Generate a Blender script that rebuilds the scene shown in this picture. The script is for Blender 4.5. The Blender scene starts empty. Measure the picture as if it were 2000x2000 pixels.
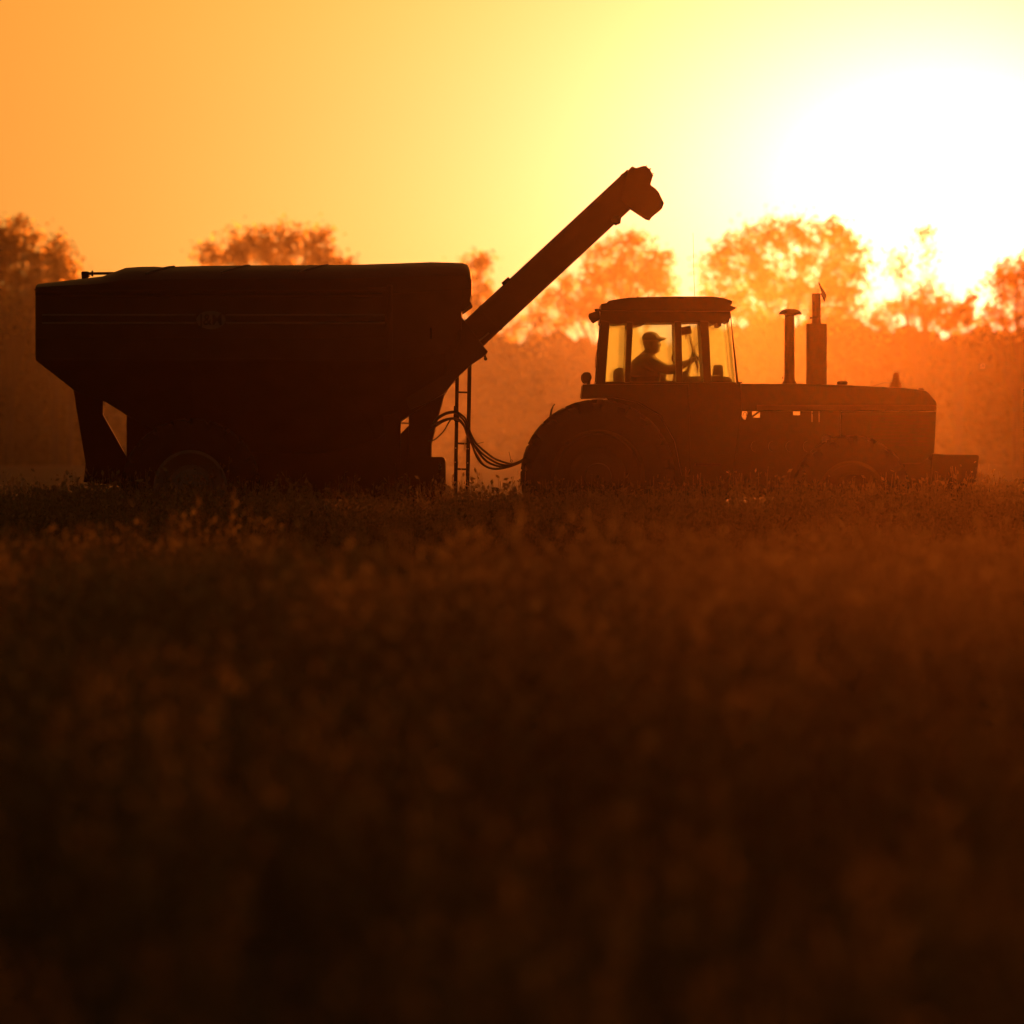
import bpy, bmesh, math, random
import numpy as np
from mathutils import Vector, Matrix

random.seed(7)
RNG = np.random.default_rng(11)
C = bpy.context.scene.collection
F = 15900.0            # focal length in pixels of the 2000 px photograph
HC = 1.3               # camera height
HOR = 875.0            # image row of the horizon


def P(px, py, Y):
    """point of the photograph at distance Y -> world"""
    return Vector(((px - 1000.0) / F * Y, Y, HC - (py - HOR) / F * Y))


def px2(p, Y):
    w = P(p[0], p[1], Y)
    return (w.x, w.z)


# ------------------------------------------------------------------ materials
def mat(name, col, rough=0.6, metal=0.0, noise=0.0, nscale=8.0, spec=0.5, bump=0.0):
    m = bpy.data.materials.new(name)
    m.use_nodes = True
    nt = m.node_tree
    b = nt.nodes['Principled BSDF']
    b.inputs['Base Color'].default_value = (*col, 1)
    b.inputs['Roughness'].default_value = rough
    b.inputs['Metallic'].default_value = metal
    b.inputs['Specular IOR Level'].default_value = spec
    if noise > 0 or bump > 0:
        tc = nt.nodes.new('ShaderNodeTexCoord')
        n = nt.nodes.new('ShaderNodeTexNoise')
        n.inputs['Scale'].default_value = nscale
        n.inputs['Detail'].default_value = 5
        nt.links.new(tc.outputs['Object'], n.inputs['Vector'])
        if noise > 0:
            mx = nt.nodes.new('ShaderNodeMix')
            mx.data_type = 'RGBA'
            mx.inputs[6].default_value = (*[c * (1 - noise) for c in col], 1)
            mx.inputs[7].default_value = (*[min(1, c * (1 + noise)) for c in col], 1)
            nt.links.new(n.outputs['Fac'], mx.inputs[0])
            nt.links.new(mx.outputs[2], b.inputs['Base Color'])
        if bump > 0:
            bp = nt.nodes.new('ShaderNodeBump')
            bp.inputs['Strength'].default_value = bump
            bp.inputs['Distance'].default_value = 0.02
            nt.links.new(n.outputs['Fac'], bp.inputs['Height'])
            nt.links.new(bp.outputs['Normal'], b.inputs['Normal'])
    return m


def leaf_mat(name, col, tcol, tr=0.5, noise=0.35, fwd=0.0):
    m = bpy.data.materials.new(name)
    m.use_nodes = True
    nt = m.node_tree
    nt.nodes.clear()
    out = nt.nodes.new('ShaderNodeOutputMaterial')
    d = nt.nodes.new('ShaderNodeBsdfDiffuse')
    t = nt.nodes.new('ShaderNodeBsdfTranslucent')
    mix = nt.nodes.new('ShaderNodeMixShader')
    mix.inputs[0].default_value = tr
    geo = nt.nodes.new('ShaderNodeNewGeometry')
    for sh, c in ((d, col), (t, tcol)):
        mx = nt.nodes.new('ShaderNodeMix')
        mx.data_type = 'RGBA'
        mx.inputs[6].default_value = (*[k * (1 - noise) for k in c], 1)
        mx.inputs[7].default_value = (*[k * (1 + noise) for k in c], 1)
        nt.links.new(geo.outputs['Random Per Island'], mx.inputs[0])
        nt.links.new(mx.outputs[2], sh.inputs['Color'])
    nt.links.new(d.outputs[0], mix.inputs[1])
    nt.links.new(t.outputs[0], mix.inputs[2])
    last = mix
    if fwd > 0:     # thin fuzzy pods and leaves pass light mostly straight on
        r = nt.nodes.new('ShaderNodeBsdfRefraction')
        r.inputs['Color'].default_value = (*[min(1, k * 2.5) for k in tcol], 1)
        r.inputs['Roughness'].default_value = 0.75
        r.inputs['IOR'].default_value = 1.25
        last = nt.nodes.new('ShaderNodeMixShader')
        last.inputs[0].default_value = fwd
        nt.links.new(mix.outputs[0], last.inputs[1])
        nt.links.new(r.outputs[0], last.inputs[2])
    nt.links.new(last.outputs[0], out.inputs['Surface'])
    return m


def glass_mat():
    m = bpy.data.materials.new('dusty_tinted_glass')
    m.use_nodes = True
    nt = m.node_tree
    nt.nodes.clear()
    out = nt.nodes.new('ShaderNodeOutputMaterial')
    tp = nt.nodes.new('ShaderNodeBsdfTransparent')
    tp.inputs['Color'].default_value = (0.80, 0.93, 0.90, 1)
    tl = nt.nodes.new('ShaderNodeBsdfRefraction')     # film of dust that scatters light forward
    tl.inputs['Color'].default_value = (0.55, 0.60, 0.46, 1)
    tl.inputs['Roughness'].default_value = 0.85
    tl.inputs['IOR'].default_value = 1.28
    gl = nt.nodes.new('ShaderNodeBsdfGlossy')
    gl.inputs['Roughness'].default_value = 0.08
    tc = nt.nodes.new('ShaderNodeTexCoord')
    nz = nt.nodes.new('ShaderNodeTexNoise')
    nz.inputs['Scale'].default_value = 3.0
    nz.inputs['Detail'].default_value = 6
    nt.links.new(tc.outputs['Object'], nz.inputs['Vector'])
    mr = nt.nodes.new('ShaderNodeMapRange')
    mr.inputs['From Min'].default_value = 0.3
    mr.inputs['From Max'].default_value = 0.7
    mr.inputs['To Min'].default_value = GLASS_DUST * 0.75
    mr.inputs['To Max'].default_value = GLASS_DUST * 1.25
    nt.links.new(nz.outputs['Fac'], mr.inputs['Value'])
    m1 = nt.nodes.new('ShaderNodeMixShader')
    nt.links.new(mr.outputs['Result'], m1.inputs[0])
    nt.links.new(tp.outputs[0], m1.inputs[1])
    nt.links.new(tl.outputs[0], m1.inputs[2])
    m2 = nt.nodes.new('ShaderNodeMixShader')
    m2.inputs[0].default_value = 0.04
    nt.links.new(m1.outputs[0], m2.inputs[1])
    nt.links.new(gl.outputs[0], m2.inputs[2])
    nt.links.new(m2.outputs[0], out.inputs['Surface'])
    return m


GLASS_DUST = 0.23
M = dict(
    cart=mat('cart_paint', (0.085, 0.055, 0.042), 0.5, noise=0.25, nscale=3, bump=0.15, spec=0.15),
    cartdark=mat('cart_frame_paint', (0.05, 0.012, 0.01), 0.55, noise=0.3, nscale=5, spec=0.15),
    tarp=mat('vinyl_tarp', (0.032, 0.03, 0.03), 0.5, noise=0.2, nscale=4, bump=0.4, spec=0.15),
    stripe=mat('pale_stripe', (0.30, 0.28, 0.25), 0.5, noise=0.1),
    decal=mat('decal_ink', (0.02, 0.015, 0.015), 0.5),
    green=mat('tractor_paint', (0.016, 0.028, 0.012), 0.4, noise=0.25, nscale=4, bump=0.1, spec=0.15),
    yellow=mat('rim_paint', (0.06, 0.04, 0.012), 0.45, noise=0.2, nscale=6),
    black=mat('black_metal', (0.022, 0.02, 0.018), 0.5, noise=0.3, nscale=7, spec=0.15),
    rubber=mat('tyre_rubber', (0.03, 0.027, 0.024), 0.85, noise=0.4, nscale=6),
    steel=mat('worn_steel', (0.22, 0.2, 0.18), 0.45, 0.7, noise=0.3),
    hose=mat('hose_rubber', (0.018, 0.016, 0.015), 0.5),
    seat=mat('seat_fabric', (0.06, 0.045, 0.03), 0.9, noise=0.2),
    amber=mat('amber_lens', (0.5, 0.2, 0.02), 0.3),
    skin=mat('skin', (0.38, 0.22, 0.15), 0.55),
    shirt=mat('work_shirt', (0.04, 0.036, 0.036), 0.9, noise=0.2, nscale=14),
    cap=mat('cap_cloth', (0.05, 0.04, 0.03), 0.9),
    bark=mat('bark', (0.06, 0.045, 0.03), 0.95, noise=0.4, nscale=2, bump=0.6),
    glass=glass_mat(),
    leaf=leaf_mat('tree_foliage', (0.09, 0.065, 0.025), (0.38, 0.32, 0.12), 0.6, fwd=0.28),
    under=leaf_mat('undergrowth_foliage', (0.06, 0.05, 0.025), (0.14, 0.11, 0.04), 0.45, 0.12),
    crop=leaf_mat('dry_soybean', (0.09, 0.07, 0.045), (0.55, 0.42, 0.22), 0.5, 0.4, fwd=0.003),
)


# ------------------------------------------------------------------ mesh tools
class MB:
    def __init__(self):
        self.v = []
        self.f = []

    def add(self, vs, fs):
        b = len(self.v)
        self.v += [tuple(p) for p in vs]
        self.f += [tuple(i + b for i in f) for f in fs]
        return self

    def prism(self, poly, y0, y1, yref=None):
        """outline given in photograph pixels, extruded from y0 to y1"""
        yr = y0 if yref is None else yref
        q = [px2(p, yr) for p in poly]
        n = len(q)
        vs = [(x, y0, z) for x, z in q] + [(x, y1, z) for x, z in q]
        fs = [tuple(range(n)), tuple(range(2 * n - 1, n - 1, -1))]
        fs += [(i, i + n, (i + 1) % n + n, (i + 1) % n) for i in range(n)]
        return self.add(vs, fs)

    def box(self, x0, x1, y0, y1, z0, z1):
        vs = [(x, y, z) for z in (z0, z1) for y in (y0, y1) for x in (x0, x1)]
        return self.add(vs, [(0, 2, 3, 1), (4, 5, 7, 6), (0, 1, 5, 4), (2, 6, 7, 3), (0, 4, 6, 2), (1, 3, 7, 5)])

    def loft(self, rings, cap=True, close=True):
        n = len(rings[0])
        vs = [p for r in rings for p in r]
        fs = []
        for k in range(len(rings) - 1):
            for i in range(n if close else n - 1):
                j = (i + 1) % n
                fs.append((k * n + i, k * n + j, (k + 1) * n + j, (k + 1) * n + i))
        if cap:
            fs.append(tuple(range(n - 1, -1, -1)))
            fs.append(tuple((len(rings) - 1) * n + i for i in range(n)))
        return self.add(vs, fs)

    def tube(self, pts, r, n=8):
        pts = [Vector(p) for p in pts]
        rs = r if isinstance(r, (list, tuple)) else [r] * len(pts)
        rings = []
        up = Vector((0.13, 0.97, 0.21)).normalized()
        for i, p in enumerate(pts):
            a = pts[max(i - 1, 0)]
            b = pts[min(i + 1, len(pts) - 1)]
            d = (b - a).normalized()
            s = d.cross(up)
            if s.length < 0.05:
                s = d.cross(Vector((1, 0, 0)))
            s.normalize()
            t = s.cross(d)
            rings.append([p + (s * math.cos(2 * math.pi * k / n) + t * math.sin(2 * math.pi * k / n)) * rs[i] for k in range(n)])
        return self.loft(rings)

    def lathe_y(self, cx, cz, prof, n=48):
        """prof: closed list of (radius, y)"""
        m = len(prof)
        vs = []
        for k in range(n):
            a = 2 * math.pi * k / n
            for r, y in prof:
                vs.append((cx + r * math.cos(a), y, cz + r * math.sin(a)))
        fs = []
        for k in range(n):
            for i in range(m):
                j = (i + 1) % m
                kk = (k + 1) % n
                fs.append((k * m + i, k * m + j, kk * m + j, kk * m + i))
        return self.add(vs, fs)

    def lathe_z(self, cx, cy, prof, n=24):
        vs = []
        for r, z in prof:
            for k in range(n):
                a = 2 * math.pi * k / n
                vs.append((cx + r * math.cos(a), cy + r * math.sin(a), z))
        rings = [vs[i * n:(i + 1) * n] for i in range(len(prof))]
        return self.loft(rings)

    def build(self, name, m, parent=None, bevel=0.0, seg=2, smooth=False, ang=35):
        me = bpy.data.meshes.new(name)
        off = parent_world(parent)
        me.from_pydata([tuple(Vector(p) - off) for p in self.v], [], self.f)
        bm = bmesh.new()
        bm.from_mesh(me)
        bmesh.ops.recalc_face_normals(bm, faces=bm.faces)
        if bevel > 0:
            es = [e for e in bm.edges if len(e.link_faces) == 2 and e.calc_face_angle(0) > math.radians(30)]
            bmesh.ops.bevel(bm, geom=es, offset=bevel, segments=seg, affect='EDGES', profile=0.6, clamp_overlap=True)
        bm.to_mesh(me)
        bm.free()
        if smooth:
            for p in me.polygons:
                p.use_smooth = True
            me.set_sharp_from_angle(angle=math.radians(ang))
        me.materials.append(m)
        o = bpy.data.objects.new(name, me)
        C.objects.link(o)
        if parent is not None:
            o.parent = parent
        return o


def parent_world(p):
    v = Vector((0, 0, 0))
    while p is not None:
        v = v + p.location
        p = p.parent
    return v


def tag(o, label=None, cat=None, group=None, kind=None):
    if label:
        o['label'] = label
    if cat:
        o['category'] = cat
    if group:
        o['group'] = group
    if kind:
        o['kind'] = kind
    return o


def empty(name, loc):
    o = bpy.data.objects.new(name, None)
    o.empty_display_size = 0.3
    o.location = loc
    C.objects.link(o)
    return o


def smooth_path(pts, k=6):
    """Catmull-Rom through points"""
    pts = [Vector(p) for p in pts]
    q = [pts[0] * 2 - pts[1]] + pts + [pts[-1] * 2 - pts[-2]]
    out = []
    for i in range(1, len(q) - 2):
        for s in range(k):
            t = s / k
            a, b, c, d = q[i - 1], q[i], q[i + 1], q[i + 2]
            out.append(0.5 * ((2 * b) + (c - a) * t + (2 * a - 5 * b + 4 * c - d) * t * t + (3 * b - a - 3 * c + d) * t ** 3))
    out.append(pts[-1])
    return out


# ------------------------------------------------------------------ sun, sky, haze, camera
SUN_PX = (1842, 365)
sd = Vector(((SUN_PX[0] - 1000) / F, 1.0, (HOR - SUN_PX[1]) / F)).normalized()
SUN_EL = math.asin(sd.z)
SUN_AZ = math.atan2(sd.x, sd.y)
SUN_STRENGTH = 0.8
SUN_COL = (1.0, 0.175, 0.013)
HAZE_DENS = 0.000105
VEIL_DENS = 0.00033
VEIL_G = 0.979
DUST_DENS = 0.00068
DUST_G = 0.94
DUST_XR = 7.0
DUST_TOP = 5.6
HAZE_G = 0.985

sun = bpy.data.lights.new('sun', 'SUN')
sun.energy = SUN_STRENGTH
sun.angle = math.radians(0.53)
sun.color = SUN_COL
so = bpy.data.objects.new('sun', sun)
so.rotation_euler = sd.to_track_quat('Z', 'Y').to_euler()
so.location = (20, 60, 40)
C.objects.link(so)


def build_world():
    w = bpy.data.worlds.new('World')
    bpy.context.scene.world = w
    w.use_nodes = True
    nt = w.node_tree
    nt.nodes.clear()
    N = nt.nodes.new
    L = nt.links.new
    out = N('ShaderNodeOutputWorld')
    sky = N('ShaderNodeTexSky')
    sky.sky_type = 'NISHITA'
    sky.sun_disc = False
    sky.sun_elevation = SUN_EL
    sky.sun_rotation = SUN_AZ
    sky.air_density = 1.6
    sky.dust_density = 4.0
    sky.ozone_density = 1.0
    warm = N('ShaderNodeMix')
    warm.data_type = 'RGBA'
    warm.blend_type = 'MULTIPLY'
    warm.inputs[0].default_value = 1.0
    warm.inputs[7].default_value = (1.0, 0.6, 0.32, 1)   # warm white balance of the evening
    L(sky.outputs[0], warm.inputs[6])
    bg = N('ShaderNodeBackground')
    bg.inputs['Strength'].default_value = SKY_STRENGTH
    L(warm.outputs[2], bg.inputs['Color'])
    # circumsolar glow of dusty air: depends only on the angle from the sun
    tc = N('ShaderNodeTexCoord')
    nrm = N('ShaderNodeVectorMath')
    nrm.operation = 'NORMALIZE'
    L(tc.outputs['Generated'], nrm.inputs[0])
    sub = N('ShaderNodeVectorMath')
    sub.operation = 'SUBTRACT'
    L(nrm.outputs[0], sub.inputs[0])
    sub.inputs[1].default_value = tuple(sd)
    ln = N('ShaderNodeVectorMath')
    ln.operation = 'LENGTH'
    flat = N('ShaderNodeVectorMath')      # the glow spreads wider along the horizon than upward
    flat.operation = 'MULTIPLY'
    flat.inputs[1].default_value = (1.0, 1.0, 1.45)
    L(sub.outputs[0], flat.inputs[0])
    L(flat.outputs[0], ln.inputs[0])
    deg = N('ShaderNodeMath')
    deg.operation = 'MULTIPLY'
    deg.inputs[1].default_value = 57.2958
    L(ln.outputs['Value'], deg.inputs[0])

    def lobe(amp, width):
        a = N('ShaderNodeMath'); a.operation = 'MULTIPLY'; a.inputs[1].default_value = -1.0 / width
        L(deg.outputs[0], a.inputs[0])
        e = N('ShaderNodeMath'); e.operation = 'EXPONENT'
        L(a.outputs[0], e.inputs[0])
        s = N('ShaderNodeMath'); s.operation = 'MULTIPLY'; s.inputs[1].default_value = amp
        L(e.outputs[0], s.inputs[0])
        return s

    comb = N('ShaderNodeCombineColor')
    for i, terms in enumerate(GLOW):
        acc = None
        for amp, wd in terms:
            s = lobe(amp, wd)
            if acc is None:
                acc = s
            else:
                ad = N('ShaderNodeMath'); ad.operation = 'ADD'
                L(acc.outputs[0], ad.inputs[0]); L(s.outputs[0], ad.inputs[1])
                acc = ad
        L(acc.outputs[0], comb.inputs[i])
    bg2 = N('ShaderNodeBackground')
    bg2.inputs['Strength'].default_value = 1.0
    L(comb.outputs[0], bg2.inputs['Color'])
    add = N('ShaderNodeAddShader')
    L(bg.outputs[0], add.inputs[0])
    L(bg2.outputs[0], add.inputs[1])
    L(add.outputs[0], out.inputs['Surface'])
    w.cycles.sampling_method = 'MANUAL'
    w.cycles.sample_map_resolution = 4096


SKY_STRENGTH = 0.05
GLOW = (((0.60, 12.0), (4.0, 2.8), (6.0, 0.6)),
        ((0.38, 12.0), (1.95, 2.35), (4.0, 0.6)),
        ((0.060, 12.0), (1.95, 1.45), (1.0, 0.5)))
build_world()

cam = bpy.data.cameras.new('camera')
cam.sensor_width = 36.0
cam.lens = 36.0 * F / 2000.0
cam.shift_y = -(1000 - HOR) / 2000.0
cam.clip_start = 0.5
cam.clip_end = 5000
cam.dof.use_dof = True
cam.dof.focus_distance = 99.2
cam.dof.aperture_fstop = 3.5
co = bpy.data.objects.new('camera', cam)
co.location = (0, 0, HC)
co.rotation_euler = (math.radians(90), 0, 0)
C.objects.link(co)
sc = bpy.context.scene
sc.camera = co
sc.render.engine = 'CYCLES'
sc.view_settings.view_transform = 'Standard'
sc.view_settings.look = 'None'
sc.view_settings.exposure = 0
sc.view_settings.gamma = 1
sc.cycles.use_denoising = True
sc.cycles.denoiser = 'OPENIMAGEDENOISE'
sc.cycles.denoising_input_passes = 'RGB_ALBEDO_NORMAL'
sc.cycles.max_bounces = 8
sc.cycles.transparent_max_bounces = 12
sc.cycles.volume_bounces = 1
sc.cycles.sample_clamp_indirect = 4.0

# haze: thin even dust over everything, thicker where the harvest stirred it up behind
# the machines; the near box is an added veil imitating lens glare
def air_mat(dens, g, col):
    hm = bpy.data.materials.new('dust_and_veil')
    hm.use_nodes = True
    hm.node_tree.nodes.clear()
    ho = hm.node_tree.nodes.new('ShaderNodeOutputMaterial')
    hv = hm.node_tree.nodes.new('ShaderNodeVolumePrincipled')
    hv.inputs['Color'].default_value = (*col, 1)
    hv.inputs['Density'].default_value = dens
    hv.inputs['Anisotropy'].default_value = g
    hm.node_tree.links.new(hv.outputs[0], ho.inputs['Volume'])
    return hm


hb_ = MB().box(-620, 620, -80, 1320, -1.0, 32.0).box(-9.0, DUST_XR, 103, 330, -0.5, DUST_TOP).box(-30, 30, -20, 36, -0.5, 14.0)
hz = hb_.build('haze', M['glass'])
hz.data.materials.clear()
hz.data.materials.append(air_mat(HAZE_DENS, HAZE_G, (0.36, 0.45, 0.52)))
hz.data.materials.append(air_mat(DUST_DENS, DUST_G, (0.97, 0.93, 0.85)))
hz.data.materials.append(air_mat(VEIL_DENS, VEIL_G, (0.38, 0.275, 0.175)))
for i_, p_ in enumerate(hz.data.polygons):
    p_.material_index = i_ // 6
tag(hz, 'thin golden harvest dust hanging over the whole field, with an added veil near the camera', 'haze', kind='stuff')

# ------------------------------------------------------------------ ground
gm = bpy.data.materials.new('stubble_soil')
gm.use_nodes = True
nt = gm.node_tree
b = nt.nodes['Principled BSDF']
b.inputs['Roughness'].default_value = 1.0
b.inputs['Specular IOR Level'].default_value = 0.1
tc = nt.nodes.new('ShaderNodeTexCoord')
n1 = nt.nodes.new('ShaderNodeTexNoise'); n1.inputs['Scale'].default_value = 0.6; n1.inputs['Detail'].default_value = 8
n2 = nt.nodes.new('ShaderNodeTexNoise'); n2.inputs['Scale'].default_value = 9.0; n2.inputs['Detail'].default_value = 6
nt.links.new(tc.outputs['Object'], n1.inputs['Vector'])
nt.links.new(tc.outputs['Object'], n2.inputs['Vector'])
r1 = nt.nodes.new('ShaderNodeValToRGB')
r1.color_ramp.elements[0].color = (0.07, 0.045, 0.028, 1)
r1.color_ramp.elements[1].color = (0.20, 0.145, 0.08, 1)
r1.color_ramp.elements[0].position = 0.3
r1.color_ramp.elements[1].position = 0.7
mxn = nt.nodes.new('ShaderNodeMath'); mxn.operation = 'ADD'
h1 = nt.nodes.new('ShaderNodeMath'); h1.operation = 'MULTIPLY'; h1.inputs[1].default_value = 0.5
h2 = nt.nodes.new('ShaderNodeMath'); h2.operation = 'MULTIPLY'; h2.inputs[1].default_value = 0.5
nt.links.new(n1.outputs['Fac'], h1.inputs[0]); nt.links.new(n2.outputs['Fac'], h2.inputs[0])
nt.links.new(h1.outputs[0], mxn.inputs[0]); nt.links.new(h2.outputs[0], mxn.inputs[1])
nt.links.new(mxn.outputs[0], r1.inputs[0])
nt.links.new(r1.outputs[0], b.inputs['Base Color'])
bp = nt.nodes.new('ShaderNodeBump'); bp.inputs['Distance'].default_value = 0.08; bp.inputs['Strength'].default_value = 0.8
nt.links.new(n2.outputs['Fac'], bp.inputs['Height'])
nt.links.new(bp.outputs['Normal'], b.inputs['Normal'])
g = MB()
g.add([(-600, -60, 0), (600, -60, 0), (600, 1300, 0), (-600, 1300, 0)], [(0, 1, 2, 3)])
ground = g.build('field', gm)
tag(ground, 'harvested field of bare brown soil and stubble', 'field', kind='structure')


# ------------------------------------------------------------------ numpy mesh of many faces
def np_mesh(name, verts, quads, m, parent=None):
    me = bpy.data.meshes.new(name)
    nv, nf = len(verts), len(quads)
    k = quads.shape[1]
    me.vertices.add(nv)
    me.vertices.foreach_set('co', verts.astype(np.float32).ravel())
    me.loops.add(nf * k)
    me.loops.foreach_set('vertex_index', quads.astype(np.int32).ravel())
    me.polygons.add(nf)
    me.polygons.foreach_set('loop_start', np.arange(0, nf * k, k, dtype=np.int32))
    me.polygons.foreach_set('loop_total', np.full(nf, k, dtype=np.int32))
    me.update(calc_edges=True)
    me.materials.append(m)
    o = bpy.data.objects.new(name, me)
    C.objects.link(o)
    if parent is not None:
        o.parent = parent
    return o


def leaf_quads(cent, size, elong=1.5, droop=None):
    """random leaf shaped rhombs round centres"""
    n = len(cent)
    a = RNG.normal(size=(n, 3)); a /= np.linalg.norm(a, axis=1)[:, None]
    if droop is not None:
        a = a * (1 - droop) + np.array([0, 0, -1.0]) * droop * np.sign(RNG.normal(size=(n, 1)))
        a /= np.linalg.norm(a, axis=1)[:, None]
    b_ = RNG.normal(size=(n, 3))
    b_ -= (b_ * a).sum(1)[:, None] * a
    b_ /= np.linalg.norm(b_, axis=1)[:, None]
    s = size[:, None]
    c = np.asarray(cent)
    v = np.stack([c - a * s * 0.5 * elong, c + b_ * s * 0.5, c + a * s * 0.5 * elong, c - b_ * s * 0.5], axis=1)
    q = np.arange(n * 4).reshape(n, 4)
    return v.reshape(-1, 3), q


#@@MODELS@@
# ------------------------------------------------------------------ soybean crop (nobody could count it)
def plant_proto():
    vs, qs = [], []
    ns = random.choice([2, 3, 3, 4])
    cents, sizes = [], []
    for s in range(ns):
        a = random.uniform(0, 6.28)
        lean = random.uniform(0.02, 0.16)
        h = random.uniform(0.62, 1.0)
        base = np.array([math.cos(a) * 0.03, math.sin(a) * 0.03, 0.0])
        tip = base + np.array([math.cos(a) * lean, math.sin(a) * lean, h])
        w = 0.004
        for dx, dy in ((w, 0), (0, w)):
            b = len(vs)
            vs += [base + (dx, dy, 0), base - (dx, dy, 0), tip - (dx * .4, dy * .4, 0), tip + (dx * .4, dy * .4, 0)]
            qs.append((b, b + 1, b + 2, b + 3))
        k = int(15 * h)
        for i in range(k):
            t = 0.22 + 0.78 * (i + random.random()) / k
            r = 0.055 * (1.15 - t * 0.8) + 0.008
            p = base + (tip - base) * t + np.array([random.gauss(0, r), random.gauss(0, r), random.gauss(0, 0.02)])
            cents.append(p)
            sizes.append(random.uniform(0.016, 0.034) if random.random() < 0.7 else random.uniform(0.03, 0.05))
    lv, lq = leaf_quads(np.array(cents), np.array(sizes), 2.0, droop=0.45)
    V = np.vstack([np.array(vs), lv])
    Q = np.vstack([np.array(qs), lq + len(vs)])
    return V, Q


PROTOS = [plant_proto() for _ in range(10)]


def scatter(pts, scl):
    Vs, Qs, off = [], [], 0
    kinds = RNG.integers(0, len(PROTOS), len(pts))
    rot = RNG.uniform(0, 6.283, len(pts))
    for k, (V, Q) in enumerate(PROTOS):
        idx = np.where(kinds == k)[0]
        if not len(idx):
            continue
        c, s = np.cos(rot[idx]), np.sin(rot[idx])
        x = V[None, :, 0] * c[:, None] - V[None, :, 1] * s[:, None]
        y = V[None, :, 0] * s[:, None] + V[None, :, 1] * c[:, None]
        z = np.broadcast_to(V[None, :, 2], x.shape)
        w = np.stack([x, y, z], axis=2) * scl[idx][:, None, None]
        w = w + pts[idx][:, None, :]
        q = Q[None] + (np.arange(len(idx)) * len(V))[:, None, None] + off
        Vs.append(w.reshape(-1, 3)); Qs.append(q.reshape(-1, Q.shape[1]))
        off += len(idx) * len(V)
    return np.vstack(Vs), np.vstack(Qs)


def crop_points():
    rows = np.arange(5.0, 97.9, 0.42)
    out = []
    for y in rows:
        if 57.0 < y < 82.0:        # a swath already cut between the two strips of standing beans
            continue
        hw = 0.063 * y * 1.08 + 1.8
        dens = 8.5 if y < 60 else 14.0
        n = int(2 * hw * dens)
        x = RNG.uniform(-hw, hw, n)
        yy = y + RNG.normal(0, 0.06, n)
        out.append(np.stack([x, yy, np.zeros(n)], 1))
    p = np.vstack(out)
    # patchy stand: gaps and taller clumps
    f = (np.sin(p[:, 0] * 1.3 + 2 * np.sin(p[:, 1] * .21)) + np.sin(p[:, 0] * 3.1 + p[:, 1] * .7 + 1.0)
         + np.sin(p[:, 0] * .45 - p[:, 1] * .16 + .4)) / 3
    keep = RNG.random(len(p)) < 0.86 + 0.3 * f
    p, f = p[keep], f[keep]
    s = (0.80 + 0.13 * f + RNG.normal(0, 1.0, len(p)) * np.where(p[:, 1] > 30, 0.10, 0.05)).clip(0.45, 1.2)
    s *= np.where((RNG.random(len(p)) < 0.06) & (p[:, 1] > 80), 1.18, 1.0)
    s *= np.where((p[:, 1] > 42) & (p[:, 1] < 58), 0.90 + 0.12 * f, 1.0)
    s *= np.clip(0.40 + 0.60 * (p[:, 1] - 9) / 24.0, 0.38, 1.0)      # near plants shortened so the rows behind put them in shade
    return p, s


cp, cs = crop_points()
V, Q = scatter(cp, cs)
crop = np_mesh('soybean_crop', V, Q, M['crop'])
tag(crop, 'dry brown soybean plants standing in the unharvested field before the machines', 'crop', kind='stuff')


# ------------------------------------------------------------------ trees
def T(px, py, Y):
    w = P(px, py, Y)
    return np.array([w.x, w.y, w.z])


def crown_points(blobs, Y, dens=1.0, sig=0.32):
    """clumps of leaf points; blobs are (cx, cy, rx, ry[, density]) in photograph pixels"""
    cents = []
    s = Y / F
    for bl in blobs:
        cx, cy, rx, ry = bl[:4]
        d = bl[4] if len(bl) > 4 else 1.0
        c = T(cx, cy, Y)
        R = np.array([rx * s, max(rx, ry) * s * 0.9, ry * s])
        area = R[0] * R[2] * 3.14
        ncl = max(5, int(area / TS ** 2 * 5.0 * d * dens))
        for _ in range(ncl):
            u = RNG.normal(size=3); u /= np.linalg.norm(u)
            rad = RNG.uniform(0.3, 1.0) ** 0.6 * (1.13 if RNG.random() < .3 else 1.0)
            cc = c + u * R * rad
            n = int(RNG.uniform(30, 75))
            sg = sig * RNG.uniform(0.6, 1.35)
            cents.append(cc + RNG.normal(size=(n, 3)) * sg * np.array([1, 1, 0.8]))
    return np.vstack(cents)


TS = 600 / 420.0      # the wood stands 600 m away


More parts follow.
